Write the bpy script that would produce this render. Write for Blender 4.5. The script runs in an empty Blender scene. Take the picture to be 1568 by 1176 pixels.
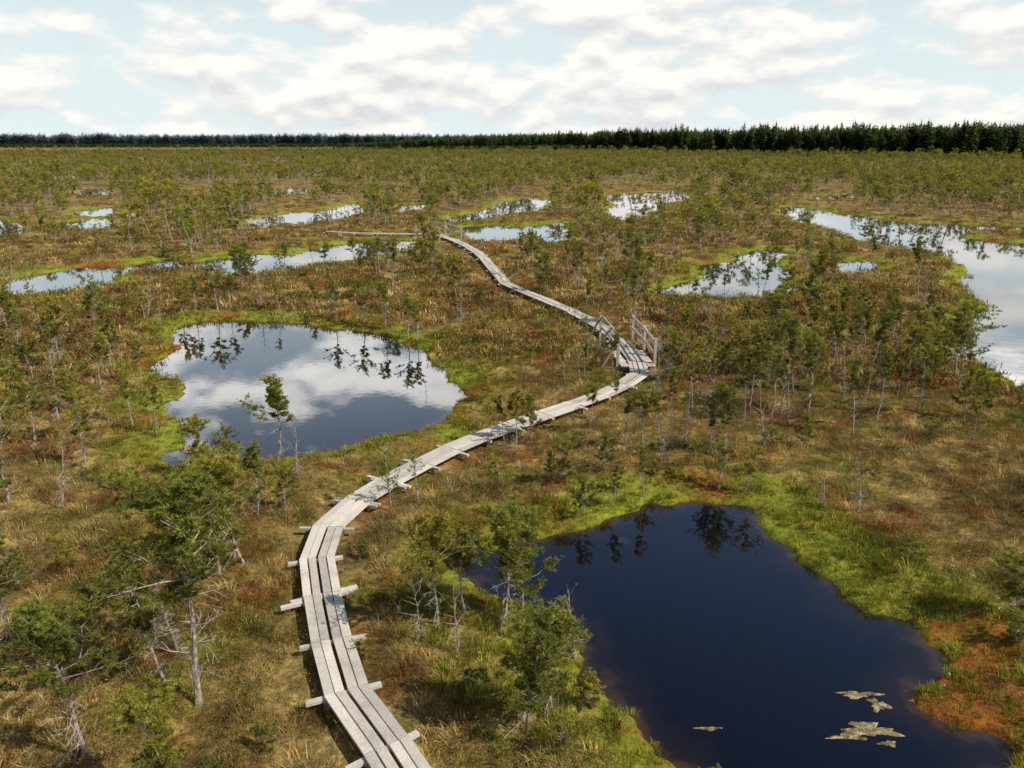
import bpy, math, random
import numpy as np
from mathutils import Vector, Matrix
S=bpy.context.scene
R=random.Random(11); NR=np.random.RandomState(5)
# ------------------------------------------------------------ camera & survey
CAMH=10.0; F=1231.0; TH=math.radians(16.73); cT,sT=math.cos(TH),math.sin(TH)
def G(u,v,z=0.0):
    """ground survey: bearing + depression angle seen from the tower -> metres"""
    x=(u-784)/F; y=-(v-588)/F
    d=(x, cT+y*sT, -sT+y*cT); t=(z-CAMH)/d[2]
    return (d[0]*t, d[1]*t)
def treeh(v_base,v_top):
    x,y=G(784,v_base); yy=-(v_top-588)/F
    return CAMH+ y*(-sT+yy*cT)/(cT+yy*sT)
cam=bpy.data.cameras.new("camera"); co=bpy.data.objects.new("camera",cam); S.collection.objects.link(co)
co.location=(0,0,CAMH); co.rotation_euler=(math.pi/2-TH,0,0); cam.sensor_width=36; cam.lens=F/1568*36
cam.clip_end=30000; cam.clip_start=0.1; S.camera=co
S.view_settings.view_transform='Standard'; S.view_settings.look='None'; S.view_settings.exposure=0

# ------------------------------------------------------------ noise
def vn(x,y,seed=0):
    xi=np.floor(x); yi=np.floor(y); fx=x-xi; fy=y-yi
    fx=fx*fx*(3-2*fx); fy=fy*fy*(3-2*fy)
    def h(a,b):
        s=np.sin(a*127.1+b*311.7+seed*74.7)*43758.5453
        return s-np.floor(s)
    return (h(xi,yi)*(1-fx)+h(xi+1,yi)*fx)*(1-fy)+(h(xi,yi+1)*(1-fx)+h(xi+1,yi+1)*fx)*fy
def fbm(x,y,o=4,seed=0):
    a=.5;s=0;t=0
    for i in range(o):
        s=s+a*vn(x*2**i+i*17.3,y*2**i-i*9.1,seed+i); t+=a; a*=.5
    return s/t
def sm(a,b,x):
    t=np.clip((x-a)/(b-a),0,1); return t*t*(3-2*t)

# ------------------------------------------------------------ ponds
PONDS=[
[(262,502),(300,493),(360,490),(430,491),(500,499),(570,510),(630,530),(675,555),(695,580),(705,605),(688,625),(676,650),(620,662),(565,672),(510,690),(440,700),(370,705),(290,714),(255,712),(245,697),(272,685),(282,662),(268,640),(238,617),(262,607),(280,592),(262,580),(235,572),(230,560),(250,545),(268,530),(248,515)],
[(1000,772),(1050,764),(1110,768),(1155,772),(1168,795),(1185,818),(1215,835),(1238,865),(1290,893),(1300,918),(1340,938),(1390,950),(1412,975),(1438,1000),(1442,1030),(1408,1055),(1430,1085),(1480,1105),(1530,1130),(1550,1180),(1540,1260),(1400,1330),(1180,1320),(1075,1230),(1045,1172),(1022,1150),(985,1128),(955,1090),(925,1062),(900,1040),(885,1000),(868,960),(845,935),(810,928),(770,912),(720,886),(690,858),(720,842),(800,826),(860,814),(900,800),(950,785)],
[(1005,447),(1040,434),(1082,418),(1065,405),(1110,400),(1130,386),(1180,380),(1212,387),(1192,398),(1200,410),(1228,420),(1197,428),(1245,441),(1195,453),(1120,457),(1050,456)],
[(1283,399),(1320,399),(1350,408),(1342,419),(1300,419),(1270,411)],
[(1190,318),(1230,317),(1270,324),(1340,333),(1400,341),(1470,343),(1568,347),(1700,352),(1900,420),(1900,640),(1680,610),(1568,592),(1530,572),(1490,556),(1466,545),(1460,530),(1488,515),(1474,492),(1506,466),(1478,442),(1464,427),(1488,414),(1456,400),(1430,387),(1380,380),(1330,374),(1290,357),(1250,347),(1215,335)],
[(922,299),(980,295),(1050,294),(1056,305),(1015,312),(1002,325),(965,336),(928,330),(940,312)],
[(690,332),(740,321),(775,307),(832,304),(836,315),(800,325),(750,334),(700,341),(665,338)],
[(704,350),(750,344),(800,347),(860,341),(868,364),(838,374),(812,358),(785,368),(722,366)],
[(15,428),(60,420),(130,408),(180,406),(250,397),(300,400),(350,394),(400,388),(450,388),(500,377),(560,368),(612,366),(642,378),(580,392),(500,402),(430,415),(370,421),(300,411),(230,415),(185,417),(165,437),(100,448),(30,452),(0,440)],
[(380,336),(430,328),(500,320),(545,310),(552,325),(500,340),(430,346),(385,348)],
[(-90,332),(0,336),(25,340),(36,354),(0,363),(-80,365)],
[(105,324),(170,318),(190,326),(130,332)],[(98,339),(165,336),(158,351),(105,350)],
[(118,291),(160,290),(170,297),(125,299)],[(425,289),(470,287),(475,295),(430,298)],
[(600,316),(650,312),(655,318),(610,322)],[(1240,300),(1300,298),(1310,303),(1250,306)],
]
ISL=[[(1472,358),(1520,352),(1600,354),(1640,366),(1568,371),(1500,367)]]
def smooth(poly,n=4):
    P=[np.array(G(*p)) for p in poly]; out=[]
    N=len(P)
    for i in range(N):
        a,b,c,d=P[i-1],P[i],P[(i+1)%N],P[(i+2)%N]
        for k in range(n):
            t=k/n
            out.append(.5*((2*b)+(-a+c)*t+(2*a-5*b+4*c-d)*t*t+(-a+3*b-3*c+d)*t**3))
    return np.array(out)
POLY=[smooth(p) for p in PONDS]; IP=[smooth(p) for p in ISL[:1]]
FAR=9.0
def sdf1(x,y,V):
    out=np.full(x.shape,FAR)
    lo=V.min(0)-FAR; hi=V.max(0)+FAR
    m=(x>lo[0])&(x<hi[0])&(y>lo[1])&(y<hi[1])
    if not m.any(): return out
    px=x[m];py=y[m]; d=np.full(px.shape,1e9); ins=np.zeros(px.shape,bool)
    for i in range(len(V)):
        a=V[i-1];b=V[i]; ex,ey=b-a; L=ex*ex+ey*ey+1e-12
        t=np.clip(((px-a[0])*ex+(py-a[1])*ey)/L,0,1)
        dx=px-a[0]-t*ex; dy=py-a[1]-t*ey
        d=np.minimum(d,dx*dx+dy*dy)
        if abs(ey)>1e-9:
            c=((a[1]>py)!=(b[1]>py))&(px<ex*(py-a[1])/ey+a[0]); ins^=c
    d=np.sqrt(d); d=np.where(ins,-d,d); out[m]=np.minimum(d,FAR); return out
def wob(x,y):
    r=np.hypot(x,y); a=np.clip(.014*r,.28,1.2)
    return a*((fbm(x*1.5,y*1.5,4,3)-.5)*2.2+(fbm(x*.3,y*.3,2,8)-.5)*1.2)
def sdfall(x,y,parts=False):
    w=wob(x,y); L=[sdf1(x,y,V)+w for V in POLY]
    isl=-(sdf1(x,y,IP[0])+w*.4)
    L=[np.maximum(l,isl) for l in L]
    m=L[0]
    for l in L[1:]: m=np.minimum(m,l)
    return (m,L) if parts else m
WZ=-0.06
# ------------------------------------------------------------ paths
main=[(655,1240),(592,1140),(530,1055),(507,978),(493,908),(485,853),(502,805),(547,765),(596,735),(648,708),(692,686),(735,668),(785,650),(835,633),(880,618),(922,603),(955,588),(980,571),(974,550),(962,535),(948,520),(925,503),(900,488),(878,477),(855,467),(826,455),(796,443),(774,433),(762,419),(750,406),(741,395),(730,385),(712,375),(695,367),(668,358)]
DZ=.36
def dens(pts,mx):
    out=[pts[0]]
    for a,b in zip(pts[:-1],pts[1:]):
        L=math.dist(a,b); n=max(1,int(math.ceil(L/mx)))
        for k in range(1,n+1): out.append((a[0]+(b[0]-a[0])*k/n,a[1]+(b[1]-a[1])*k/n))
    return out
PM=dens([G(u,v,DZ) for u,v in main],4.2)
PW=dens([G(u,v,DZ) for u,v in [(652,358),(600,357.5),(545,356.5),(500,354)]],4)
PC=dens([G(u,v,DZ) for u,v in [(-60,283),(0,281.5),(70,281),(140,279)]],5)
def pdist(x,y,paths=None):
    d=np.full(x.shape,1e9)
    for P in (paths or (PM,PW,PC)):
        for a,b in zip(P[:-1],P[1:]):
            ex,ey=b[0]-a[0],b[1]-a[1];L=ex*ex+ey*ey
            t=np.clip(((x-a[0])*ex+(y-a[1])*ey)/L,0,1)
            d=np.minimum(d,np.hypot(x-a[0]-t*ex,y-a[1]-t*ey))
    return d
def opens(x,y,h):
    """True where a tree would stand between the tower and open water or the walk just behind it"""
    r=np.hypot(x,y); o=np.zeros(x.shape,bool); reach=h*r/(CAMH-h)
    for k in (.12,.3,.5,.7,.9):
        q=1+reach*k/r; o|=sdfall(x*q,y*q)<-.3
        o|=(pdist(x*q,y*q,(PM,PW))<1.3)&(r>36)
    return o
def height(x,y,s,pd=None):
    if pd is None: pd=pdist(x,y)
    hum=(fbm(x*.9,y*.9,3,21)-.35)*.42+(fbm(x*.2,y*.2,2,31)-.4)*.35
    k=.12+.88*sm(.8,2.2,pd)
    z=np.where(s>0, WZ+np.minimum(s,.12)*.8+ np.maximum(hum+.10,.0)*sm(0,1.6,s)*k, WZ+np.maximum(s*.45,-.9))
    return z

# ------------------------------------------------------------ node helpers
def mat(name):
    m=bpy.data.materials.new(name); m.use_nodes=True; nt=m.node_tree; nt.nodes.clear()
    o=nt.nodes.new('ShaderNodeOutputMaterial'); return m,nt,o
def N(nt,t,**k):
    n=nt.nodes.new(t)
    for a,b in k.items(): setattr(n,a,b)
    return n
def noise(nt,vec,sc,det=3,rough=.55):
    n=N(nt,'ShaderNodeTexNoise'); n.inputs['Scale'].default_value=sc; n.inputs['Detail'].default_value=det; n.inputs['Roughness'].default_value=rough
    if vec is not None: nt.links.new(vec,n.inputs['Vector'])
    return n.outputs['Fac']
def ramp(nt,fac,stops,interp='LINEAR'):
    r=N(nt,'ShaderNodeValToRGB'); r.color_ramp.interpolation=interp; e=r.color_ramp.elements
    while len(e)<len(stops): e.new(.5)
    for i,(p,c) in enumerate(stops):
        e[i].position=p; e[i].color=(c[0],c[1],c[2],1) if not isinstance(c,(int,float)) else (c,c,c,1)
    nt.links.new(fac,r.inputs['Fac']); return r.outputs['Color']
def mix(nt,f,a,b,bt='MIX'):
    m=N(nt,'ShaderNodeMix'); m.data_type='RGBA'; m.blend_type=bt
    for s,v in ((m.inputs[0],f),(m.inputs[6],a),(m.inputs[7],b)):
        if isinstance(v,bpy.types.NodeSocket): nt.links.new(v,s)
        else: s.default_value=v if isinstance(v,(int,float)) else (v[0],v[1],v[2],1)
    return m.outputs[2]
def math_(nt,op,a,b=0.,c=0.,clamp=False):
    m=N(nt,'ShaderNodeMath'); m.operation=op; m.use_clamp=clamp
    for s,v in zip(m.inputs,(a,b,c)):
        if isinstance(v,bpy.types.NodeSocket): nt.links.new(v,s)
        else: s.default_value=v
    return m.outputs[0]
def field(nt,gain=1.0):
    pos=N(nt,'ShaderNodeNewGeometry').outputs['Position']
    fl=N(nt,'ShaderNodeVectorMath'); fl.operation='MULTIPLY'; nt.links.new(pos,fl.inputs[0]); fl.inputs[1].default_value=(1,1,.3)
    p=fl.outputs[0]
    g=gain*1.22
    c=ramp(nt,noise(nt,p,.17,5,.68),[(.30,(.075*g,.055*g,.014*g)),(.40,(.15*g,.10*g,.026*g)),(.48,(.32*g,.225*g,.075*g)),(.54,(.21*g,.155*g,.036*g)),(.62,(.14*g,.14*g,.024*g)),(.74,(.10*g,.11*g,.018*g))])
    rust=ramp(nt,noise(nt,p,.38,4,.68),[(.51,0.),(.60,1.)])
    rm=math_(nt,'MULTIPLY',rust,.7)
    c=mix(nt,rm,c,(.20*g,.066*g,.018*g))
    br=ramp(nt,noise(nt,p,.9,3,.6),[(.3,.42),(.5,.95),(.7,1.4)]); c=mix(nt,1.,c,br,'MULTIPLY')
    return p,c
def foliage_out(nt,o,col,tr=.3):
    d=N(nt,'ShaderNodeBsdfDiffuse'); t=N(nt,'ShaderNodeBsdfTranslucent'); m=N(nt,'ShaderNodeMixShader'); m.inputs[0].default_value=tr
    nt.links.new(col,d.inputs[0]); nt.links.new(col,t.inputs[0]); nt.links.new(d.outputs[0],m.inputs[1]); nt.links.new(t.outputs[0],m.inputs[2]); nt.links.new(m.outputs[0],o.inputs[0])

# ground material
MG,nt,o=mat("bog_ground")
p,c=field(nt,.85)
fine=noise(nt,p,5.,5,.7); c=mix(nt,1.,c,ramp(nt,fine,[(.3,.3),(.5,.95),(.7,1.6)]),'MULTIPLY')
sh=N(nt,'ShaderNodeAttribute',attribute_name='shore').outputs['Fac']
nn=noise(nt,p,.22,3); 
sh2=math_(nt,'ADD',sh,math_(nt,'MULTIPLY',math_(nt,'SUBTRACT',nn,.5),5.))
gmask=ramp(nt,math_(nt,'DIVIDE',sh2,4.),[(.10,1.),(.6,0.)])
gcol=ramp(nt,noise(nt,p,.27,3),[(.36,(.27,.095,.018)),(.42,(.20,.18,.02)),(.6,(.24,.28,.026))])
gcol=mix(nt,1.,gcol,ramp(nt,fine,[(.3,.5),(.7,1.4)]),'MULTIPLY')
c=mix(nt,gmask,c,gcol)
wet=ramp(nt,math_(nt,'ADD',sh,.5),[(.38,(.25,.2,.15)),(.60,(1,1,1))]); c=mix(nt,1.,c,wet,'MULTIPLY')
b=N(nt,'ShaderNodeBsdfPrincipled'); nt.links.new(c,b.inputs['Base Color']); b.inputs['Roughness'].default_value=.95; b.inputs['Specular IOR Level'].default_value=.1
bp=N(nt,'ShaderNodeBump'); bp.inputs['Strength'].default_value=1.; bp.inputs['Distance'].default_value=.12
nt.links.new(fine,bp.inputs['Height']); nt.links.new(bp.outputs[0],b.inputs['Normal']); nt.links.new(b.outputs[0],o.inputs[0])
# water: dark peat body under a mirror surface
MW,nt,o=mat("bog_water")
pos=N(nt,'ShaderNodeNewGeometry').outputs['Position']
sh=N(nt,'ShaderNodeAttribute',attribute_name='shore').outputs['Fac']
sh3=math_(nt,'ADD',sh,math_(nt,'MULTIPLY',math_(nt,'SUBTRACT',noise(nt,pos,1.2,4),.5),1.2))
c=ramp(nt,math_(nt,'MULTIPLY_ADD',sh3,-1.,0.),[(0.,(.05,.028,.012)),(.3,(.012,.007,.007)),(1.,(.002,.002,.006))])
silt=N(nt,'ShaderNodeAttribute',attribute_name='silt').outputs['Fac']
sn=ramp(nt,noise(nt,pos,.8,5,.65),[(.35,0.),(.6,1.)])
c=mix(nt,math_(nt,'MULTIPLY',silt,sn),c,(.42,.39,.34))
d=N(nt,'ShaderNodeBsdfDiffuse'); nt.links.new(c,d.inputs[0])
g=N(nt,'ShaderNodeBsdfGlossy'); g.inputs['Roughness'].default_value=.02; g.inputs['Color'].default_value=(.97,.98,1,1)
bp=N(nt,'ShaderNodeBump'); bp.inputs['Strength'].default_value=.04; bp.inputs['Distance'].default_value=.02
nt.links.new(noise(nt,pos,3.,2),bp.inputs['Height']); nt.links.new(bp.outputs[0],g.inputs['Normal'])
lw=N(nt,'ShaderNodeLayerWeight'); lw.inputs['Blend'].default_value=.5
fac=math_(nt,'MULTIPLY_ADD',math_(nt,'POWER',lw.outputs['Facing'],3.0),.98,.012,clamp=True)
m=N(nt,'ShaderNodeMixShader'); nt.links.new(fac,m.inputs[0]); nt.links.new(d.outputs[0],m.inputs[1]); nt.links.new(g.outputs[0],m.inputs[2]); nt.links.new(m.outputs[0],o.inputs[0])
# tufts
def tuftmat(name,g,over=None,ov=.5,tr=.3):
    m,nt,o=mat(name); p,c=field(nt,g)
    if over: c=mix(nt,ov,c,over)
    t=N(nt,'ShaderNodeAttribute',attribute_name='tone').outputs['Fac']
    rnd=N(nt,'ShaderNodeObjectInfo').outputs['Random']
    c=mix(nt,1.,c,ramp(nt,t,[(0,.4),(1,1.5)]),'MULTIPLY')
    c=mix(nt,1.,c,ramp(nt,rnd,[(0,(.45,.46,.45)),(.5,(1,1,1)),(1,(1.6,1.5,1.4))]),'MULTIPLY')
    foliage_out(nt,o,c,tr); return m
MT1=tuftmat("dry_sedge",1.3,(.48,.38,.19),.35)
MT2=tuftmat("heather",1.1,(.115,.083,.028),.35)
MT3=tuftmat("green_sedge",1.15,(.25,.30,.028),.7,.4)
m,nt,o=mat("cotton_grass"); d=N(nt,'ShaderNodeBsdfDiffuse'); d.inputs[0].default_value=(.7,.69,.62,1); nt.links.new(d.outputs[0],o.inputs[0]); MCG=m
def needle(name,d,l,l2,tr=.32):
    m,nt,o=mat(name)
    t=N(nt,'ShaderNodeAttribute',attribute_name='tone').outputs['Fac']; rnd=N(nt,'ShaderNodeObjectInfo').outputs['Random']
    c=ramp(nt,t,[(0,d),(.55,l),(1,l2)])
    c=mix(nt,1.,c,ramp(nt,rnd,[(0,(.8,.85,.9)),(.5,(1,1,1)),(1,(1.4,1.15,.9))]),'MULTIPLY')
    foliage_out(nt,o,c,tr); return m
MN=needle("pine_needles",(.085,.085,.022),(.24,.245,.045),(.46,.46,.085),.38)
MB=needle("birch_leaves",(.12,.17,.02),(.24,.32,.04),(.34,.44,.07),.45)
MF=needle("forest_foliage",(.03,.055,.018),(.065,.11,.028),(.12,.17,.038),.25)
MF2=needle("painted_haze_foliage",(.13,.19,.24),(.16,.22,.27),(.19,.26,.31),.3)  # bluish distance haze painted into the foliage colour, no haze volume
m,nt,o=mat("bark"); p=N(nt,'ShaderNodeNewGeometry').outputs['Position']
c=ramp(nt,noise(nt,p,14,4),[(.3,(.10,.075,.055)),(.5,(.28,.23,.18)),(.7,(.46,.40,.33))])
b=N(nt,'ShaderNodeBsdfPrincipled'); nt.links.new(c,b.inputs['Base Color']); b.inputs['Roughness'].default_value=.9; nt.links.new(b.outputs[0],o.inputs[0]); MBK=m
m,nt,o=mat("dead_twigs"); b=N(nt,'ShaderNodeBsdfDiffuse'); b.inputs[0].default_value=(.38,.33,.27,1); nt.links.new(b.outputs[0],o.inputs[0]); MDT=m
def woodmat(name,base,k):
    m,nt,o=mat(name); p=N(nt,'ShaderNodeNewGeometry').outputs['Position']
    t=N(nt,'ShaderNodeAttribute',attribute_name='tone').outputs['Fac']
    c=ramp(nt,noise(nt,p,1.6,5,.6),[(.3,tuple(x*.75 for x in base)),(.5,base),(.72,tuple(min(.8,x*1.12) for x in base))])
    g=noise(nt,p,26,4,.75); c=mix(nt,1.,c,ramp(nt,g,[(.3,.70),(.6,1.06)]),'MULTIPLY')
    c=mix(nt,1.,c,ramp(nt,t,[(0,.68),(1,1.12)]),'MULTIPLY')
    b=N(nt,'ShaderNodeBsdfPrincipled'); nt.links.new(c,b.inputs['Base Color']); b.inputs['Roughness'].default_value=.8; b.inputs['Specular IOR Level'].default_value=.25
    nt.links.new(b.outputs[0],o.inputs[0]); return m
MP=woodmat("weathered_planks",(.62,.56,.47),1); MP2=woodmat("timber_beams",(.36,.30,.23),1)

# ------------------------------------------------------------ mesh util
class MB_:
    def __init__(s): s.v=[];s.f=[];s.m=[];s.t=[]
    def add(s,vs,fs,mi=0,tone=.5):
        b=len(s.v); s.v.extend(vs); s.t.extend([tone]*len(vs))
        for f in fs: s.f.append(tuple(b+i for i in f)); s.m.append(mi)
    def tube(s,path,rad,n=5,mi=0,tone=.5):
        vs=[];fs=[]
        for i,pt in enumerate(path):
            a=path[max(0,i-1)]; b=path[min(len(path)-1,i+1)]
            d=(b-a).normalized(); q=d.to_track_quat('Z','Y'); 
            for k in range(n):
                an=2*math.pi*k/n; vs.append(tuple(pt+q@Vector((math.cos(an)*rad[i],math.sin(an)*rad[i],0))))
        for i in range(len(path)-1):
            for k in range(n):
                k2=(k+1)%n; fs.append((i*n+k,i*n+k2,(i+1)*n+k2,(i+1)*n+k))
        fs.append(tuple((len(path)-1)*n+k for k in range(n)))
        s.add(vs,fs,mi,tone)
    def beam(s,a,b,w,h,mi=0,tone=.5):
        a=Vector(a);b=Vector(b);d=(b-a).normalized(); up=Vector((0,0,1)) if abs(d.z)<.95 else Vector((0,1,0))
        r=d.cross(up).normalized()*w/2; u=r.cross(d).normalized()*h/2
        vs=[tuple(p+i*r+j*u) for p in (a,b) for i,j in ((-1,-1),(1,-1),(1,1),(-1,1))]
        s.add(vs,[(0,1,2,3),(7,6,5,4),(0,4,5,1),(1,5,6,2),(2,6,7,3),(3,7,4,0)],mi,tone)
    def mesh(s,name,mats,smooth=False):
        me=bpy.data.meshes.new(name); me.from_pydata(s.v,[],s.f); 
        for m in mats: me.materials.append(m)
        me.polygons.foreach_set('material_index',s.m)
        a=me.attributes.new('tone','FLOAT','POINT'); a.data.foreach_set('value',s.t)
        if smooth: me.polygons.foreach_set('use_smooth',[True]*len(me.polygons))
        me.update(); return me
def ob(name,me,loc=(0,0,0),link=True):
    o=bpy.data.objects.new(name,me); o.location=loc
    if link: S.collection.objects.link(o)
    return o
def runit(r):
    while 1:
        v=Vector((r.uniform(-1,1),r.uniform(-1,1),r.uniform(-1,1)))
        if .05<v.length<1: return v.normalized()

# ------------------------------------------------------------ terrain sheet
ang=np.concatenate([np.linspace(-180,-44,24)[:-1],np.linspace(-44,44,720),np.linspace(44,180,24)[1:]])
inv=np.linspace(1/6.5,1/900,640); rr=np.concatenate([[.05,3.],1/inv,[1200,1700,2500,4000,7000,12000]])
A,RR=np.meshgrid(np.radians(ang),rr); X=RR*np.sin(A); Y=RR*np.cos(A)
nr,na=X.shape; x=X.ravel(); y=Y.ravel()
s,L=sdfall(x,y,True); s[RR.ravel()>1000]=FAR; z=height(x,y,s)
sx_,sy_=G(1560,560); SILT=1-sm(2.,9.,np.hypot((x-sx_)*.8,y-sy_))
def gridmesh(name,x,y,z,att,mask=None):
    idx=np.arange(nr*na).reshape(nr,na)
    q=np.stack([idx[:-1,:-1],idx[1:,:-1],idx[1:,1:],idx[:-1,1:]],-1).reshape(-1,4)
    q=q[:,::-1]
    if mask is not None: q=q[mask[q].any(1)]
    used=np.unique(q); rem=np.full(nr*na,-1); rem[used]=np.arange(len(used)); q=rem[q]
    me=bpy.data.meshes.new(name); me.vertices.add(len(used)); me.loops.add(q.size); me.polygons.add(len(q))
    me.vertices.foreach_set('co',np.stack([x[used],y[used],z[used]],-1).astype('f').ravel())
    me.loops.foreach_set('vertex_index',q.ravel().astype('i')); me.polygons.foreach_set('loop_start',(np.arange(len(q))*4).astype('i'))
    me.polygons.foreach_set('use_smooth',np.ones(len(q),bool))
    me.update(calc_edges=True); a=me.attributes.new('shore','FLOAT','POINT'); a.data.foreach_set('value',att[used].astype('f'))
    a=me.attributes.new('silt','FLOAT','POINT'); a.data.foreach_set('value',SILT[used].astype('f'))
    me.validate(); return me
me=gridmesh("ground",x,y,z,s); me.materials.append(MG); ob("ground",me)
for l in L:
    mk=(l<.25)&(RR.ravel()<1000)
    if mk.sum()<4: continue
    me=gridmesh("bog_pond",x,y,np.full(x.shape,WZ),l,mk); me.materials.append(MW); ob("bog_pond",me)

# ------------------------------------------------------------ instancer
def instancer(name,pts,rot,sc,vi,objs):
    col=bpy.data.collections.new(name+"_parts")
    for i,me in enumerate(objs):
        o=bpy.data.objects.new("%s_%02d"%(me.name,i),me); col.objects.link(o)
    me=bpy.data.meshes.new(name); me.from_pydata([],[],[]); me.vertices.add(len(pts)); me.vertices.foreach_set('co',np.asarray(pts,'f').ravel())
    a=me.attributes.new('rot','FLOAT_VECTOR','POINT'); a.data.foreach_set('vector',np.asarray(rot,'f').ravel())
    a=me.attributes.new('sc','FLOAT_VECTOR','POINT'); a.data.foreach_set('vector',np.asarray(sc,'f').ravel())
    a=me.attributes.new('vi','INT','POINT'); a.data.foreach_set('value',np.asarray(vi,'i').ravel())
    o=ob(name,me)
    g=bpy.data.node_groups.new(name,'GeometryNodeTree')
    g.interface.new_socket('Geometry',in_out='INPUT',socket_type='NodeSocketGeometry'); g.interface.new_socket('Geometry',in_out='OUTPUT',socket_type='NodeSocketGeometry')
    gi=g.nodes.new('NodeGroupInput'); go=g.nodes.new('NodeGroupOutput'); ip=g.nodes.new('GeometryNodeInstanceOnPoints')
    ci=g.nodes.new('GeometryNodeCollectionInfo'); ci.inputs['Collection'].default_value=col; ci.inputs['Separate Children'].default_value=True; ci.inputs['Reset Children'].default_value=True
    ip.inputs['Pick Instance'].default_value=True
    def na_(n,t):
        q=g.nodes.new('GeometryNodeInputNamedAttribute'); q.data_type=t; q.inputs['Name'].default_value=n; return q.outputs['Attribute']
    g.links.new(gi.outputs[0],ip.inputs['Points']); g.links.new(ci.outputs[0],ip.inputs['Instance'])
    g.links.new(na_('vi','INT'),ip.inputs['Instance Index']); g.links.new(na_('rot','FLOAT_VECTOR'),ip.inputs['Rotation']); g.links.new(na_('sc','FLOAT_VECTOR'),ip.inputs['Scale'])
    g.links.new(ip.outputs[0],go.inputs[0])
    md=o.modifiers.new('instances','NODES'); md.node_group=g; return o

# ------------------------------------------------------------ grass clumps (names sort: a_dry, b_heather, c_green, d_cotton)
def tuft(name,seed,n,hh,sp,bw,mt,lean=.5,leafy=0):
    r=random.Random(seed); m=MB_()
    for i in range(n):
        a=r.uniform(0,6.283); d=sp*math.sqrt(r.random()); b=Vector((math.cos(a)*d,math.sin(a)*d,-.04))
        h=hh*r.uniform(.5,1.1); a2=a+r.uniform(-1,1); l=lean*r.uniform(.2,1.2)*h
        tip=b+Vector((math.cos(a2)*l,math.sin(a2)*l,h)); mid=b.lerp(tip,.55)+Vector((0,0,h*.12))
        w=Vector((-math.sin(a2+r.uniform(-1.,1.)),math.cos(a2),0))*bw*.5; tn=r.random()
        if leafy:
            m.add([tuple(b-w*.3),tuple(b+w*.3),tuple(tip)],[(0,1,2)],0,tn*.5)
            for k in range(leafy):
                c=b.lerp(tip,r.uniform(.35,1.05))+runit(r)*.025; u=runit(r)*bw*1.1; v=runit(r)*bw*.9
                m.add([tuple(c-u),tuple(c+u*.7+v*.4),tuple(c+v)],[(0,1,2)],0,r.random())
        else:
            m.add([tuple(b-w),tuple(b+w),tuple(mid+w*.8),tuple(mid-w*.8),tuple(tip)],[(0,1,2,3),(3,2,4)],0,tn)
    return m.mesh(name,[mt])
def cotton(seed):
    r=random.Random(seed); m=MB_()
    for i in range(3):
        a=r.uniform(0,6.28);b=Vector((r.uniform(-.2,.2),r.uniform(-.2,.2),0)); t=b+Vector((r.uniform(-.06,.06),r.uniform(-.06,.06),r.uniform(.28,.42)))
        m.tube([b,t],[.003,.002],3,0,.4)
        for k in range(8):
            u=runit(r)*.019;v=runit(r)*.019; m.add([tuple(t+u),tuple(t+v),tuple(t-u+runit(r)*.008)],[(0,1,2)],1,1)
    return m.mesh("d_cotton_grass",[MT1,MCG])
TV=[tuft("a_dry_sedge",i,64,.19,.2,.010,MT1,1.1) for i in range(4)]+[tuft("b_heather",10+i,28,.26,.22,.018,MT2,.5,6) for i in range(4)]+[tuft("c_green_sedge",20+i,60,.19,.18,.013,MT3,.8) for i in range(3)]+[cotton(3),cotton(4)]
TF=[tuft("a_far_dry_sedge",40+i,30,.27,.5,.045,MT1,1.) for i in range(3)]+[tuft("b_far_heather",50+i,20,.34,.55,.065,MT2,.6,5) for i in range(3)]+[tuft("c_far_green_sedge",60+i,30,.24,.45,.05,MT3,.7) for i in range(2)]
def scat(n,r0,r1,amax=40):
    r=np.sqrt(NR.uniform(r0*r0,r1*r1,n)); a=np.radians(NR.uniform(-amax,amax,n)); return r*np.sin(a),r*np.cos(a)
def grass(name,bands,objs,far):
    P=[];RO=[];SC=[];VI=[]
    for (r0,r1,den) in bands:
        n=int(den*math.radians(80)/2*(r1*r1-r0*r0)); x,y=scat(n,r0,r1); s=sdfall(x,y); pd=pdist(x,y)
        k=(s>.02)&(pd>.5)&((pd>1.0)|(NR.random_sample(n)<.35)); x=x[k];y=y[k];s=s[k];pd=pd[k]; z=height(x,y,s,pd); n=len(x)
        f=fbm(x*.35,y*.35,3,77); gr=(s+(fbm(x*.22,y*.22,2,5)-.5)*5<1.6); u=NR.random_sample(n)
        if far: vi=np.where(gr&(u<.7),6+NR.randint(0,2,n),np.where(u+.9*(f-.5)<.42,NR.randint(0,3,n),3+NR.randint(0,3,n)))
        else:
            vi=np.where(gr&(u<.75),8+NR.randint(0,3,n),np.where(u+1.3*(f-.5)<.33,NR.randint(0,4,n),4+NR.randint(0,4,n)))
            vi=np.where((NR.random_sample(n)<.012)&(fbm(x*.1,y*.1,2,15)>.5),11+NR.randint(0,2,n),vi)
        sc=NR.uniform(.6,1.45,n)*(.65+.35*sm(0,1.5,s)); sz=sc*NR.uniform(.6,1.25,n)
        P.append(np.stack([x,y,z],1)); RO.append(np.stack([NR.uniform(-.2,.2,n),NR.uniform(-.2,.2,n),NR.uniform(0,6.28,n)],1)); SC.append(np.stack([sc,sc,sz],1)); VI.append(vi)
    instancer(name,np.concatenate(P),np.concatenate(RO),np.concatenate(SC),np.concatenate(VI),objs)
grass("bog_grass",[(9,22,19),(22,38,11),(38,55,3)],TV,False)
grass("distant_bog_grass",[(36,70,2.6),(70,120,1.1),(120,200,.25)],TF,True)

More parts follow.
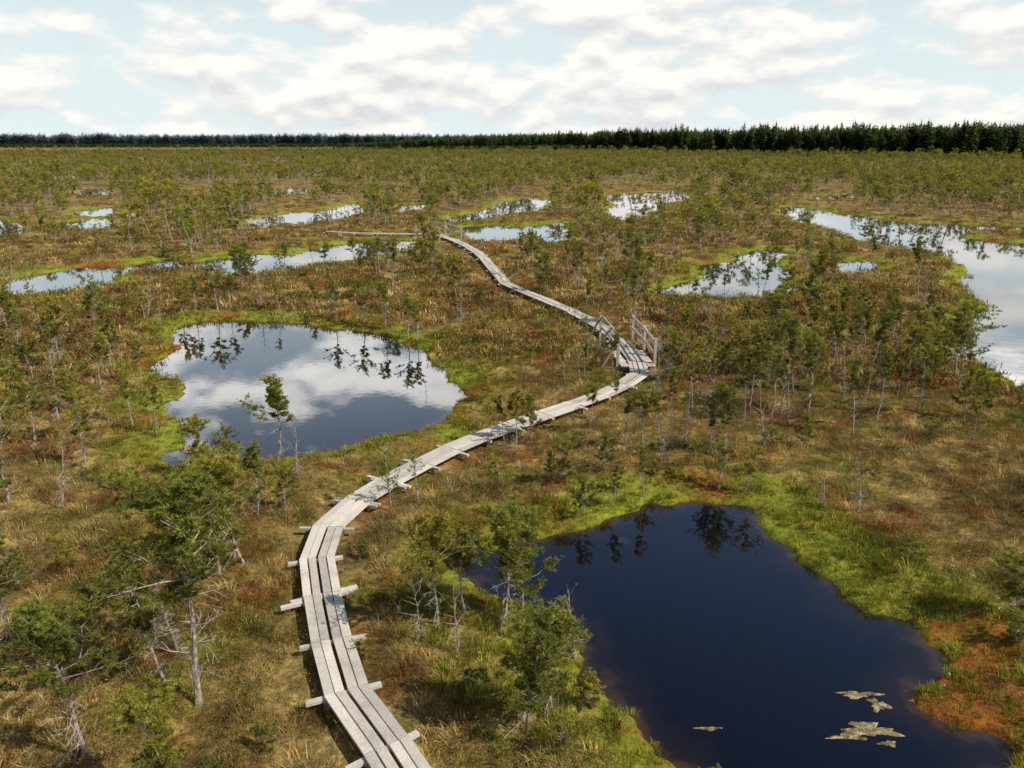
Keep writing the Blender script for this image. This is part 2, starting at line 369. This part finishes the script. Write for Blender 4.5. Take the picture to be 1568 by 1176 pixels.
# ------------------------------------------------------------ pines
def pine(name,seed,H=3.4,spread=1.0,c0=.4,nl=26,tw=4,tp=4,bl=13,blen=.115,bw=.023,lean=.1,dead=0.,deadtw=10,sides=6,leaf=MN,wmin=.45):
    r=random.Random(seed); m=MB_(); n=9; path=[]; ox=oy=0; dx=r.uniform(-lean,lean);dy=r.uniform(-lean,lean)
    for i in range(n+1):
        t=i/n; path.append(Vector((ox,oy,-.12+t*(H+.12)))); dx+=r.uniform(-.13,.13);dy+=r.uniform(-.13,.13); dx*=.85;dy*=.85; ox+=dx*H/n;oy+=dy*H/n
    r0=.0135*H+.008; m.tube(path,[r0*(1.25 if i==0 else 1)*(1-.86*i/n) for i in range(n+1)],sides,0)
    def at(t):
        f=min(t*n,n-.001); i=int(f); return path[i].lerp(path[i+1],f-i)
    az=r.uniform(0,6.28)
    lobes=[(r.uniform(0,6.28),r.uniform(c0,.95)) for _ in range(4)]
    for i in range(nl):
        u=(i+r.random())/nl; t=c0+(1-c0)*u**.85; az+=2.4+r.uniform(-.5,.5); base=at(min(t,.985))
        if r.random()<.1: continue
        q=(t-c0)/(1-c0); prof=(.35+.75*math.sin(math.pi*min(1,q*.8+.16)))*r.uniform(.6,1.2)
        for la,lt in lobes:
            if math.cos(az-la)>.4 and abs(lt-t)<.12: prof*=.35
        Ln=spread*prof; el=r.uniform(-.05,.45)+q*.6
        d=Vector((math.cos(az)*math.cos(el),math.sin(az)*math.cos(el),math.sin(el))); P=[base]; cur=base
        for k in range(4):
            d=(d+Vector((r.uniform(-.3,.3),r.uniform(-.3,.3),r.uniform(-.1,.3)))).normalized(); cur=cur+d*Ln/4; P.append(cur)
        rb=r0*(1-.85*t)*.55+.004; m.tube(P,[rb*(1-.8*k/4) for k in range(5)],4 if sides>4 else 3,0)
        if r.random()<dead: 
            continue
        shade=r.uniform(-.2,.2)
        for j in range(tw):
            w=r.uniform(wmin,1.) if j else 1.; f=min(w*4,3.999); k=int(f); st=P[k].lerp(P[k+1],f-k)
            td=(P[k+1]-P[k]).normalized()+runit(r)*.9; td.z=abs(td.z)*.6+.1; td.normalize(); tl=Ln*r.uniform(.12,.36)+.05
            en=st+td*tl
            if sides>4: m.tube([st,en],[rb*.35,rb*.15],3,0)
            for g in range(tp):
                jt=runit(r)*.08*(1 if sides>4 else 1.6); jt.z*=.5
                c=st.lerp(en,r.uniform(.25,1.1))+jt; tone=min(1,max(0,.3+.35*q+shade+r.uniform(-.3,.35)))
                for b in range(bl):
                    e=(td*.4+runit(r)+Vector((0,0,.6))).normalized(); sd=e.cross(runit(r)).normalized()*bw*.5; l=blen*r.uniform(.6,1.15)
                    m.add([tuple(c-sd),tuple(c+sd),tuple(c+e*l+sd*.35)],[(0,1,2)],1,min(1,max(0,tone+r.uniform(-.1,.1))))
    for i in range(deadtw):
        t=r.uniform(.1,max(.2,c0+.15)); a=r.uniform(0,6.28); Ln=spread*r.uniform(.2,.65); b=at(t); d=Vector((math.cos(a),math.sin(a),r.uniform(-.3,.35))); P=[b]
        for k in range(3):
            d=(d+runit(r)*.45).normalized(); P.append(P[-1]+d*Ln/3)
        m.tube(P,[.009,.007,.005,.003],3,2)
        for k in range(4):
            s0=P[r.randint(1,2)]; m.tube([s0,s0+(d+runit(r)*.8)*Ln*.3],[.005,.003],3,2)
    return m.mesh(name,[MBK,leaf,MDT])
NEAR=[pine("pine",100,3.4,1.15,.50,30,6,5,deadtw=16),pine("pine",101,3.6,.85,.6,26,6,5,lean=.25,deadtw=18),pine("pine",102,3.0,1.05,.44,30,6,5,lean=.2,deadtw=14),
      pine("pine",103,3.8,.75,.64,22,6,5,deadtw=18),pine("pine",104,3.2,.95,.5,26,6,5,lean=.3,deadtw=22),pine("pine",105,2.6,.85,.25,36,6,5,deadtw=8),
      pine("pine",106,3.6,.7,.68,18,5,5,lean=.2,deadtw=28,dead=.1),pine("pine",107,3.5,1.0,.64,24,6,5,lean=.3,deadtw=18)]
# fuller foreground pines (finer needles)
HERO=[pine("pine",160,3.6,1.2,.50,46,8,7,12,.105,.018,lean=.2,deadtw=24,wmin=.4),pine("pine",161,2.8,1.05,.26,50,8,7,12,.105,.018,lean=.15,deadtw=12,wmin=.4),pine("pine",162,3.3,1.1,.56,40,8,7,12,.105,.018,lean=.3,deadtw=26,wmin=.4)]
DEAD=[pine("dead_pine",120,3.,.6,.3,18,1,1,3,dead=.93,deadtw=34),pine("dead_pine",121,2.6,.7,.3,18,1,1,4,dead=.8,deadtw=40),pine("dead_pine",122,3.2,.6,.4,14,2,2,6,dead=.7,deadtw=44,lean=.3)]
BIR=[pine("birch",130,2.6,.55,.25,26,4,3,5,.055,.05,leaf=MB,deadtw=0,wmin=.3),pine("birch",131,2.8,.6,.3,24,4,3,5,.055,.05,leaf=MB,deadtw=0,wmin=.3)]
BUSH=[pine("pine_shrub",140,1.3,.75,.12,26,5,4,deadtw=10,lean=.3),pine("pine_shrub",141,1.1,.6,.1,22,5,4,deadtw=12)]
TOPS={}
def top(me):
    if me.name not in TOPS:
        a=np.empty(len(me.vertices)*3,'f'); me.vertices.foreach_get('co',a); TOPS[me.name]=float(a.reshape(-1,3)[:,2].max())
    return TOPS[me.name]
def gz(x,y):
    X=np.array([x]);Y=np.array([y]); return float(height(X,Y,sdfall(X,Y))[0])
def place(name,me,x,y,h,w=1.,rz=None):
    o=ob(name,me,(x,y,gz(x,y)-.03)); k=h/top(me); o.scale=(k*w,k*w,k); o.rotation_euler=(0,0,R.uniform(0,6.28) if rz is None else rz); return o
hero=[(305,1092,740,0,1.1),(145,1185,920,0,1.1),(268,1262,1065,1,1.),(378,880,685,2,1.1),(340,905,715,1,1.),(395,805,685,2,1.),(672,962,775,0,.95),(762,975,780,2,1.),(800,945,762,1,1.),(715,945,794,2,.9),
(805,1125,925,1,1.1),(845,1098,930,0,.95),(422,728,582,2,1.05),(30,1010,820,0,.9),(312,732,640,1,1.),(1552,965,860,1,1.1),(215,950,830,2,.9),(1112,712,592,0,.9),(790,690,592,2,.95),(868,752,678,1,1.)]
explicit=[ # u,base v,top v,variant,width
(262,1072,850,4,.9),(345,725,650,2,.9),(135,728,592,2,1.),(440,790,715,5,1.),(290,850,760,5,1.),
(18,790,585,0,1.),(55,700,560,1,1.),(-20,860,640,2,1.),(160,610,505,1,1.),(85,560,445,0,1.),(28,545,440,1,1.),(205,660,560,4,.8),(120,640,540,2,1.),(60,620,520,3,1.),
(772,685,602,3,1.),(812,678,598,5,1.),
(300,484,418,0,1.),(335,482,405,2,1.1),(280,488,430,5,1.),(355,480,420,1,1.),(515,494,422,0,1.),(560,500,425,2,1.),(590,505,432,7,1.),(625,518,440,0,1.),(640,524,455,4,1.),(430,484,440,6,1.),
(1100,752,655,0,1.),(1140,758,675,2,1.),(985,762,680,6,1.),(935,778,700,4,.9),(890,795,725,5,.9),
(840,745,700,5,.9),(1305,675,556,3,1.),(1085,700,606,4,.9),(985,700,594,1,1.1),(1010,690,606,6,.9),(955,695,610,3,1.),(1180,655,518,0,1.),(1235,640,512,1,1.),
(1385,612,498,1,1.),(1460,590,458,0,1.),(1415,575,472,3,1.),(1148,640,536,3,1.),(1060,640,552,6,1.),(1500,650,578,5,.9),(1275,590,486,7,1.),(1340,600,496,0,1.),
(895,585,530,3,1.),(940,650,585,6,1.),(1020,640,565,4,1.),(745,620,575,5,.8),(1092,1225,1150,5,1.1),(1230,700,640,5,.9),(925,735,670,5,1.),
(1215,610,498,2,1.),(1160,600,502,7,1.),(1120,580,478,2,1.),(1300,560,468,2,1.),(1360,560,462,1,1.),(1245,570,468,7,1.),(1085,590,498,0,1.),(1050,560,470,7,1.),(1195,575,480,6,1.)]
occ=[]
for L_,T_ in ((explicit,NEAR),(hero,HERO)):
    for u,vb,vt,v,w in L_:
        x,y=G(u,vb); place("pine_tree",T_[v],x,y,treeh(vb,vt),w); occ.append((x,y))
for u,vb,vt,v in [(455,750,655,0),(1260,785,715,0),(1312,795,705,1),(240,1010,890,1),(640,985,885,1),(700,1010,900,0),(690,760,725,1),(1140,660,590,0),(1030,700,640,1),(650,600,555,0),(880,1010,900,1),(1205,660,560,0),(185,930,850,1),(1085,560,450,0),(1010,720,630,2),(1170,700,600,2),(1080,650,560,2),(1290,620,520,2),(275,1020,880,2),(100,800,690,2),(1050,690,600,0)]:
    x,y=G(u,vb); place("dead_pine_tree",DEAD[v],x,y,treeh(vb,vt)); occ.append((x,y))
for u,vb,vt,v in [(600,785,668,0),(640,775,690,1),(424,372,305,0),(968,370,318,1),(1232,420,345,0),(1160,465,415,1),(770,540,500,0)]:
    x,y=G(u,vb); place("birch_tree",BIR[v],x,y,treeh(vb,vt)); occ.append((x,y))
for u,v,h in [(760,740,.8),(90,1010,.9),(30,920,1.),(880,690,.8),(560,860,.6),(610,930,.7),(1000,740,.6),(1430,690,.8),(1340,740,.5),(1395,870,.7),(1545,1000,.8),(1180,700,.8),(60,640,1.),(180,760,.7),(20,660,1.),(905,1085,.8),(860,1160,.8),(405,1165,.7),(700,850,.8),(110,880,.7),(560,1010,.5)]:
    x,y=G(u,v); k=R.randint(0,1); place("pine_shrub",BUSH[k],x,y,h,R.uniform(.9,1.2)); occ.append((x,y))
# scattered mid-distance trees
clear=[(740,560,4.),(705,520,3.),(640,480,3.),(400,460,3),(985,545,2.),(930,515,2.),(840,470,1.5),(1400,640,2),(760,610,3)]
CL=[(*G(u,v),r) for u,v,r in clear]
def scatter_trees(r0,r1,den,thr,shore,seed,keep):
    n=int(den*math.radians(80)/2*(r1*r1-r0*r0)); x,y=scat(n,r0,r1); s=sdfall(x,y); pd=pdist(x,y)
    f=fbm(x*.075,y*.075,3,seed); f2=fbm(x*.02,y*.02,2,seed+5)
    k=(s>shore)&(pd>1.1)&(f+.25*(f2-.5)+NR.uniform(-.11,.11,n)>thr)
    k&=~(opens(x,y,3.1)&(NR.random_sample(n)>keep))
    for cx,cy,cr in CL: k&=np.hypot(x-cx,y-cy)>cr
    return x[k],y[k],s[k]
x,y,s=scatter_trees(29,72,.32,.455,.6,50,.14)
# the denser stand on the right between the walk and the big lake
cx,cy=G(1200,575); n=85; ax=cx+NR.normal(0,7,n); ay=cy+NR.normal(0,7,n); as_=sdfall(ax,ay); k=(as_>.8)&(pdist(ax,ay)>1.4)&(ay>27)&~(opens(ax,ay,2.8)&(NR.random_sample(n)>.15)); x=np.concatenate([x,ax[k]]);y=np.concatenate([y,ay[k]]);s=np.concatenate([s,as_[k]])
z=height(x,y,s); cnt=0
for i in range(len(x)):
    if any((a-x[i])**2+(b-y[i])**2<.7 for a,b in occ): continue
    occ.append((x[i],y[i])); q=R.random(); h=R.choice([1.3,1.8,2.4,2.8,3.2,3.6])*R.uniform(.85,1.15)
    if s[i]<2: h*=.8
    if q<.77: me,nm=NEAR[R.choice([0,1,1,2,3,3,4,5,6,7,7])],"pine_tree"
    elif q<.95: me,nm=DEAD[R.randint(0,2)],"dead_pine_tree"
    else: me,nm=BIR[R.randint(0,1)],"birch_tree"
    o=ob(nm,me,(x[i],y[i],z[i]-.03)); kk=h/top(me); w=R.uniform(.85,1.15); o.scale=(kk*w,kk*w,kk); o.rotation_euler=(0,0,R.uniform(0,6.28)); cnt+=1
FARP=[pine("far_pine",200+i,3.3,sp,c0,15,4,3,5,.2,.075,lean=.25,deadtw=7,sides=4) for i,(sp,c0) in enumerate([(1.,.48),(.8,.58),(1.05,.4),(.7,.6),(.9,.25)])]+[pine("far_birch",210,3.8,.6,.25,16,3,3,4,.14,.1,leaf=MB,sides=4,deadtw=0),pine("far_dead_pine",211,3.2,.5,.3,12,2,1,2,.1,.05,dead=.8,deadtw=14,sides=4)]
P=[];RO=[];SC=[];VI=[]
for (r0,r1,den,thr,seed,kp) in [(72,150,.19,.43,51,.06),(150,320,.13,.41,52,.06),(320,760,.055,.34,53,1.)]:
    x,y,s=scatter_trees(r0,r1,den,thr,1.,seed,kp); n=len(x); z=height(x,y,s)-.03
    h=NR.uniform(.45,1.15,n)*(1+.2*sm(200,700,np.hypot(x,y)))*(1+.5*(NR.random_sample(n)<.06)); w=h*NR.uniform(.9,1.25,n)
    u=NR.random_sample(n)
    vi=np.where(u<.84,2+NR.randint(0,5,n),np.where(u<.89,0,1))   # alphabetical: birch, dead, pines
    P.append(np.stack([x,y,z],1)); RO.append(np.stack([n*[0.],n*[0.],NR.uniform(0,6.28,n)],1)); SC.append(np.stack([w,w,h],1)); VI.append(vi)
instancer("distant_bog_pines",np.concatenate(P),np.concatenate(RO),np.concatenate(SC),np.concatenate(VI),FARP)
print("mid trees",cnt,"far trees",sum(map(len,P)))

# ------------------------------------------------------------ distant forest
def conifer(name,seed,mt,H=20,w=3.2,c0=.15,kind=0):
    r=random.Random(seed); m=MB_(); m.tube([Vector((0,0,-1)),Vector((0,0,H*.95))],[.25,.05],4,0)
    for i in range(120):
        t=c0+(1-c0)*r.random()**.8; q=(t-c0)/(1-c0)
        L=w*((1-q)**.8*.95+.08) if kind==0 else w*math.sin(math.pi*min(1,q*.75+.22))
        L*=r.uniform(.6,1.1); a=r.uniform(0,6.28); b=Vector((0,0,t*H)); e=b+Vector((math.cos(a)*L,math.sin(a)*L,-L*.25 if kind==0 else L*.3))
        sd=Vector((-math.sin(a),math.cos(a),r.uniform(-.3,.3)))*L*.38
        m.add([tuple(b+Vector((0,0,.5))),tuple(b.lerp(e,.6)+sd),tuple(e),tuple(b.lerp(e,.6)-sd)],[(0,1,2,3)],1,min(1,.25+.6*q*r.random()+.2*r.random()))
    return m.mesh(name,[MBK,mt])
FO=[conifer("forest_spruce",300+i,MF,22,3.8,.05,0) for i in range(2)]+[conifer("forest_spruce",310+i,MF,20,4.4,.2,1) for i in range(4)]
def forest(n,depth,edge):
    a=NR.uniform(edge[0][0],edge[-1][0],n); e=np.array(edge); d0=np.interp(a,e[:,0],e[:,1]); hh=np.interp(a,e[:,0],e[:,2])
    d=d0+depth*NR.random_sample(n)**1.5*1.+18*(fbm(a*1.3,a*0,3,9)-.5)*3; x=d*np.sin(np.radians(a)); y=d*np.cos(np.radians(a))
    h=hh*NR.uniform(.68,1.1,n)/21*(.80+.42*fbm(a*.8,d*.01,3,4)); return x,y,h
x,y,h=forest(7500,260,[(-40,1700,7),(-12,1600,8),(-8,1250,12),(-4,1000,17),(3,830,20),(12,690,21),(25,600,21),(44,560,21)]); n=len(x)
instancer("forest",np.stack([x,y,np.zeros(n)],1),np.stack([n*[0.],n*[0.],NR.uniform(0,6.28,n)],1),np.stack([h*1.2,h*1.2,h],1),NR.randint(0,6,n),FO)
x,y,h=forest(3000,200,[(-44,800,3.),(-20,800,3.5),(-5,760,6),(5,720,8)]); n=len(x)
instancer("forest_edge",np.stack([x,y,np.zeros(n)],1),np.stack([n*[0.],n*[0.],NR.uniform(0,6.28,n)],1),np.stack([h*1.8,h*1.8,h],1),NR.randint(0,6,n),FO)
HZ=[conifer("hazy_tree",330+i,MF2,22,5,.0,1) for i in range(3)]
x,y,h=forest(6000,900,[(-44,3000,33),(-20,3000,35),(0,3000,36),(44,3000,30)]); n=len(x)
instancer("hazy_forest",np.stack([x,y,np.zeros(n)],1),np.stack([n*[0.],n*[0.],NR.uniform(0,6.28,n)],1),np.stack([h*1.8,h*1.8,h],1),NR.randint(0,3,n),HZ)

# ------------------------------------------------------------ boardwalk
def boardwalk(P,name,beams=True):
    n=len(P); V=[Vector(p) for p in P]; nrm=[]
    for i in range(n):
        d1=(V[i]-V[i-1]).normalized() if i else (V[1]-V[0]).normalized(); d2=(V[i+1]-V[i]).normalized() if i<n-1 else d1
        t=(d1+d2).normalized(); k=1/max(.6,t.dot(d1)); nrm.append(Vector((t.y,-t.x))*k)
    off=[(-.405,-.225),(-.20,-.03),(.03,.205),(.23,.41)]
    m=MB_(); T=.05
    for i in range(n-1):
        d=(V[i+1]-V[i]).normalized()
        for a,b in off:
            e0=R.uniform(.003,.02);e1=R.uniform(.003,.02); jz=R.uniform(-.008,.008); tn=R.random(); ja=R.uniform(-.008,.008)
            q=[V[i]+nrm[i]*(a+ja)+d*e0,V[i]+nrm[i]*(b+ja)+d*e0,V[i+1]+nrm[i+1]*(b+ja)-d*e1,V[i+1]+nrm[i+1]*(a+ja)-d*e1]
            zt=DZ+jz; c=.006
            ctr=sum(q,Vector((0,0)))/4
            top_=[(p.x+(ctr.x-p.x)*c,p.y+(ctr.y-p.y)*c,zt) for p in q]; mid=[(p.x,p.y,zt-c) for p in q]; bot=[(p.x,p.y,zt-T) for p in q]
            m.add(top_+mid+bot,[(3,2,1,0),(0,1,5,4),(1,2,6,5),(2,3,7,6),(3,0,4,7),(4,5,9,8),(5,6,10,9),(6,7,11,10),(7,4,8,11),(8,9,10,11)],0,tn)
    if beams:
        for i in range(n):
            t=nrm[i].normalized(); t=(t+Vector((R.uniform(-.14,.14),R.uniform(-.14,.14)))).normalized(); zb=DZ-.05-.010-.035
            tt=Vector((t.y,-t.x)); far=V[i].y>24
            for sh_ in ((-.06,.06) if not far and R.random()<.6 else (0,)):
                l1=R.uniform(.62,.95) if not far else R.uniform(.42,.75); l2=R.uniform(.58,.85) if not far else R.uniform(.42,.72)
                a=V[i]-t*l1+tt*sh_; b=V[i]+t*l2+tt*sh_; m.beam((a.x,a.y,zb),(b.x,b.y,zb),.115,.065,0,R.uniform(.0,.8))
            for sgn in (-.36,.36):
                c=V[i]+t*sgn; m.beam((c.x,c.y,-.5),(c.x,c.y,zb-.035),.1,.1,1,.4)
    o=ob(name,m.mesh(name,[MP,MP2])); return o
boardwalk(PM,"boardwalk"); boardwalk(PW,"boardwalk"); boardwalk(PC,"boardwalk")
def railing(pts,side,name,off=.75,hh=1.15):
    m=MB_(); V=[Vector(p) for p in pts]
    tops=[]
    for i in range(len(V)):
        d=(V[min(i+1,len(V)-1)]-V[max(0,i-1)]).normalized(); nn=Vector((d.y,-d.x))*side; b=V[i]+nn*off; w=V[i]+nn*(off+.85)
        m.beam((b.x,b.y,-.3),(b.x,b.y,DZ+hh),.12,.12,0,R.random()*.5); tops.append(b)
        m.beam((w.x,w.y,-.1),(b.x+nn.x*.07,b.y+nn.y*.07,DZ+hh*.8),.07,.09,1,R.random())
        m.beam((V[i].x,V[i].y,DZ-.26),(w.x,w.y,DZ-.26),.12,.12,1,.5)
    for a,b in zip(tops[:-1],tops[1:]):
        nn=Vector((b.y-a.y,-(b.x-a.x))).normalized()*side*-.085
        for hz in (.5,hh-.08):
            m.beam((a.x+nn.x,a.y+nn.y,DZ+hz),(b.x+nn.x,b.y+nn.y,DZ+hz),.045,.13,0,R.random()*.6)
    return ob(name,m.mesh(name,[MP,MP2]))
rp=[G(u,v,DZ) for u,v in [(974,556),(960,534),(944,516)]]
railing(rp,1,"wooden_railing",.85,1.15); railing(rp,-1,"wooden_railing",.85,1.15)
rp=[G(u,v,DZ) for u,v in [(690,366),(668,359),(645,358)]]
railing(rp,1,"wooden_railing",1.2,1.2); railing(rp,-1,"wooden_railing",1.2,1.2)
# landing deck at the passing place
m=MB_(); a=Vector(G(978,560,DZ)); d=(Vector(G(945,518,DZ))-a).normalized(); nn=Vector((d.y,-d.x))
for s_ in (-1,1):
    for k in range(14):
        c=a+d*(k*.2+.1); p0=c+nn*s_*.44; p1=c+nn*s_*.78; m.beam((p0.x,p0.y,DZ-.03),(p1.x,p1.y,DZ-.03),.18,.05,0,R.random())
ob("landing_deck",m.mesh("landing_deck",[MP,MP2]))
def bench(x,y,rz,sc=1):
    m=MB_()
    for k in range(6): m.beam((-1.2,-.9+k*.3,.3),(1.2,-.9+k*.3,.3),.27,.05,0,R.random())
    for xx in (-1.1,1.1): m.beam((xx,-1,.2),(xx,.8,.2),.12,.13,1,.5)
    for xx in (-.9,.9):
        m.beam((xx,.1,.33),(xx,.1,.75),.08,.1,0,.5); m.beam((xx,.5,.33),(xx,.6,1.2),.08,.1,0,.5); m.beam((xx,.04,.74),(xx,.52,.74),.08,.06,0,.5)
    for k in range(3): m.beam((-1.05,.1+k*.15,.80),(1.05,.1+k*.15,.80),.13,.04,0,R.random())
    for k in range(2): m.beam((-1.05,.5+k*.02,.95+k*.17),(1.05,.5+k*.02,.95+k*.17),.03,.14,0,R.random())
    o=ob("wooden_bench",m.mesh("wooden_bench",[MP,MP2]),(x,y,0)); o.rotation_euler=(0,0,rz)
bench(*G(393,352),.15); bench(*G(208,341),1.2)

# floating moss
MM,nt,o=mat("dry_moss"); p=N(nt,'ShaderNodeNewGeometry').outputs['Position']
c=ramp(nt,noise(nt,p,9,5,.7),[(.35,(.05,.03,.01)),(.5,(.2,.15,.06)),(.65,(.42,.35,.2))]); b=N(nt,'ShaderNodeBsdfPrincipled'); nt.links.new(c,b.inputs['Base Color']); b.inputs['Roughness'].default_value=.9; nt.links.new(b.outputs[0],o.inputs[0])
def moss(u,v,w,l,seed):
    r=random.Random(seed); m=MB_(); cx,cy=G(u,v); vs=[];n=40
    rad=[1+.35*math.sin(k/n*6.28*3+seed)+.2*math.sin(k/n*6.28*7+seed*2)+r.uniform(-.12,.12) for k in range(n)]
    for q,zz in ((1,WZ+.004),(.85,WZ+.018),(.4,WZ+.022)):
        for k in range(n):
            a=k/n*6.283; vs.append((math.cos(a)*w*rad[k]*q,math.sin(a)*l*rad[k]*q,zz+r.uniform(0,.004)))
    fs=[(j*n+k,j*n+(k+1)%n,(j+1)*n+(k+1)%n,(j+1)*n+k) for j in range(2) for k in range(n)]+[tuple(2*n+k for k in range(n))]
    m.add(vs,fs,0,.5); ob("floating_moss",m.mesh("floating_moss",[MM]),(cx,cy,0))
for a in [(1315,1060,.36,.09,1),(1345,1076,.16,.16,2),(1330,1114,.46,.17,3),(1300,1125,.3,.06,4),(1360,1135,.14,.06,5),(1085,1112,.2,.04,6),(1405,1072,.12,.08,7)]: moss(*a)

# ------------------------------------------------------------ people
def simple(name,c):
    m,nt,o=mat(name); b=N(nt,'ShaderNodeBsdfPrincipled'); p=N(nt,'ShaderNodeNewGeometry').outputs['Position']
    nt.links.new(mix(nt,1.,c,ramp(nt,noise(nt,p,20,2),[(.3,.85),(.7,1.1)]),'MULTIPLY'),b.inputs['Base Color']); b.inputs['Roughness'].default_value=.8; nt.links.new(b.outputs[0],o.inputs[0]); return m
SK=simple("skin",(.5,.3,.2)); TR=[simple("trousers",c) for c in [(.03,.04,.09),(.04,.04,.04),(.2,.17,.12)]]
JK=[simple("jacket",c) for c in [(.7,.03,.03),(.75,.75,.73),(.75,.08,.06),(.08,.15,.45),(.8,.8,.78),(.6,.5,.1)]]; HR=[simple("hair",c) for c in [(.05,.03,.02),(.25,.17,.08)]]
def person(seed,x,y):
    r=random.Random(seed); st=r.uniform(-.22,.22); ar=r.uniform(-.2,.3)
    J=[((0,0,.95),.13,.1),((0,0,1.15),.14,.10),((0,0,1.38),.17,.11),((0,0,1.48),.06,.06),((0,0.01,1.56),.075,.085),((0,0.015,1.66),.085,.10),((0,.0,1.73),.06,.07),
       ((.09,0,.9),.09,.1),((.1,st*.6,.5),.065,.065),((.1,st,.09),.045,.05),((.1,st+.16,.04),.04,.03),
       ((-.09,0,.9),.09,.1),((-.1,-st*.4,.5),.065,.065),((-.1,-st,.09),.045,.05),((-.1,-st+.16,.04),.04,.03),
       ((.2,0,1.4),.06,.06),((.25,-ar*.3,1.12),.045,.045),((.25,ar*.6+.08,.88),.035,.035),((.25,ar*.7+.12,.79),.03,.045),
       ((-.2,0,1.4),.06,.06),((-.25,ar*.3,1.12),.045,.045),((-.25,-ar*.3+.08,.88),.035,.035),((-.25,-ar*.3+.12,.79),.03,.045)]
    E=[(0,1),(1,2),(2,3),(3,4),(4,5),(5,6),(0,7),(7,8),(8,9),(9,10),(0,11),(11,12),(12,13),(13,14),(2,15),(15,16),(16,17),(17,18),(2,19),(19,20),(20,21),(21,22)]
    me=bpy.data.meshes.new("p"); me.from_pydata([j[0] for j in J],E,[]); o=bpy.data.objects.new("p",me); S.collection.objects.link(o)
    o.modifiers.new("s",'SKIN'); sv=me.skin_vertices[0].data
    for i,j in enumerate(J): sv[i].radius=(j[1],j[2]); sv[i].use_root=(i==0)
    o.modifiers.new("u",'SUBSURF').levels=1
    dg=bpy.context.evaluated_depsgraph_get(); nm=bpy.data.meshes.new_from_object(o.evaluated_get(dg)); bpy.data.objects.remove(o)
    nm.name="person"; nm.materials.clear()
    for mm in (TR[r.randint(0,2)],JK[seed%6],SK,HR[r.randint(0,1)]): nm.materials.append(mm)
    for p in nm.polygons:
        c=p.center; k=0
        if c.z>.93: k=1
        if abs(c.x)>.2 and c.z<.86 and c.z>.7: k=2
        elif abs(c.x)>.19 and c.z>.8: k=1
        if c.z>1.5: k=2
        if c.z>1.68 or (c.z>1.55 and c.y<-.02): k=3
        p.material_index=k; p.use_smooth=True
    q=ob("person",nm,(x,y,DZ+.0)); q.rotation_euler=(0,0,r.uniform(-2.5,-.7)); h=r.uniform(.9,1.05); q.scale=(h,h,h)
us=[4,14,20,28,35,70,80,86,97,104,113,119,126]
for i,u in enumerate(us):
    a,b=G(u,281.2-(.0 if u<70 else (u-70)/70*1.8),DZ); person(i,a,b+R.uniform(-.15,.15))

# ------------------------------------------------------------ sun & sky
AZ=math.radians(112); EL=math.radians(46)
sv=Vector((math.cos(EL)*math.sin(AZ),math.cos(EL)*math.cos(AZ),math.sin(EL)))
sl=bpy.data.lights.new("sun",'SUN'); sl.energy=4.7; sl.angle=math.radians(.6); sl.color=(1,.95,.86)
so=bpy.data.objects.new("sun",sl); S.collection.objects.link(so); so.rotation_euler=sv.to_track_quat('Z','Y').to_euler(); so.location=(60,-20,60)
W=bpy.data.worlds.new("World"); S.world=W; W.use_nodes=True; nt=W.node_tree; nt.nodes.clear()
wo=N(nt,'ShaderNodeOutputWorld'); bg=N(nt,'ShaderNodeBackground'); bg.inputs[1].default_value=.1
sk=N(nt,'ShaderNodeTexSky'); sk.sky_type='NISHITA'; sk.sun_disc=False; sk.sun_elevation=EL; sk.sun_rotation=AZ; sk.air_density=1.; sk.dust_density=.6; sk.ozone_density=1.5
tc=N(nt,'ShaderNodeTexCoord').outputs['Generated']
sx=N(nt,'ShaderNodeSeparateXYZ'); nt.links.new(tc,sx.inputs[0]); zz=sx.outputs[2]
hz=ramp(nt,zz,[(0.,.97),(.12,.85),(.25,.5),(.42,0.)])
skyc=mix(nt,hz,sk.outputs[0],(8.0,9.1,9.3))
def cl(dz):
    cx=N(nt,'ShaderNodeCombineXYZ'); nt.links.new(sx.outputs[0],cx.inputs[0]); nt.links.new(sx.outputs[1],cx.inputs[1])
    nt.links.new(math_(nt,'MULTIPLY',math_(nt,'ADD',zz,dz),2.3),cx.inputs[2])
    a=noise(nt,cx.outputs[0],8.5,2,.5); b=noise(nt,cx.outputs[0],24,7,.58)
    return math_(nt,'ADD',math_(nt,'MULTIPLY',a,.68),math_(nt,'MULTIPLY',b,.32))
d0=cl(0.); d1=cl(.014)
thr=ramp(nt,zz,[(0.,.39),(.10,.425),(.16,.41),(.3,.42),(.37,.57),(.5,.66)])
mask=math_(nt,'MULTIPLY',math_(nt,'SUBTRACT',d0,thr),9.,clamp=True)
shade=math_(nt,'MULTIPLY_ADD',math_(nt,'SUBTRACT',d0,d1),6.,.62,clamp=True)
cc=mix(nt,shade,(7.4,7.5,7.7),(10.4,10.1,9.5))
br=ramp(nt,zz,[(0.,.5),(.19,.5),(.26,.9),(.4,.7),(.5,.4)]); cc=mix(nt,1.,cc,br,'MULTIPLY')  # added boost: clouds above the frame made brighter to lift pond reflections
vm=N(nt,'ShaderNodeVectorMath'); vm.operation='SCALE'; vm.inputs['Scale'].default_value=2.; nt.links.new(cc,vm.inputs[0])
fin=mix(nt,mask,skyc,vm.outputs[0]); nt.links.new(fin,bg.inputs[0]); nt.links.new(bg.outputs[0],wo.inputs[0])
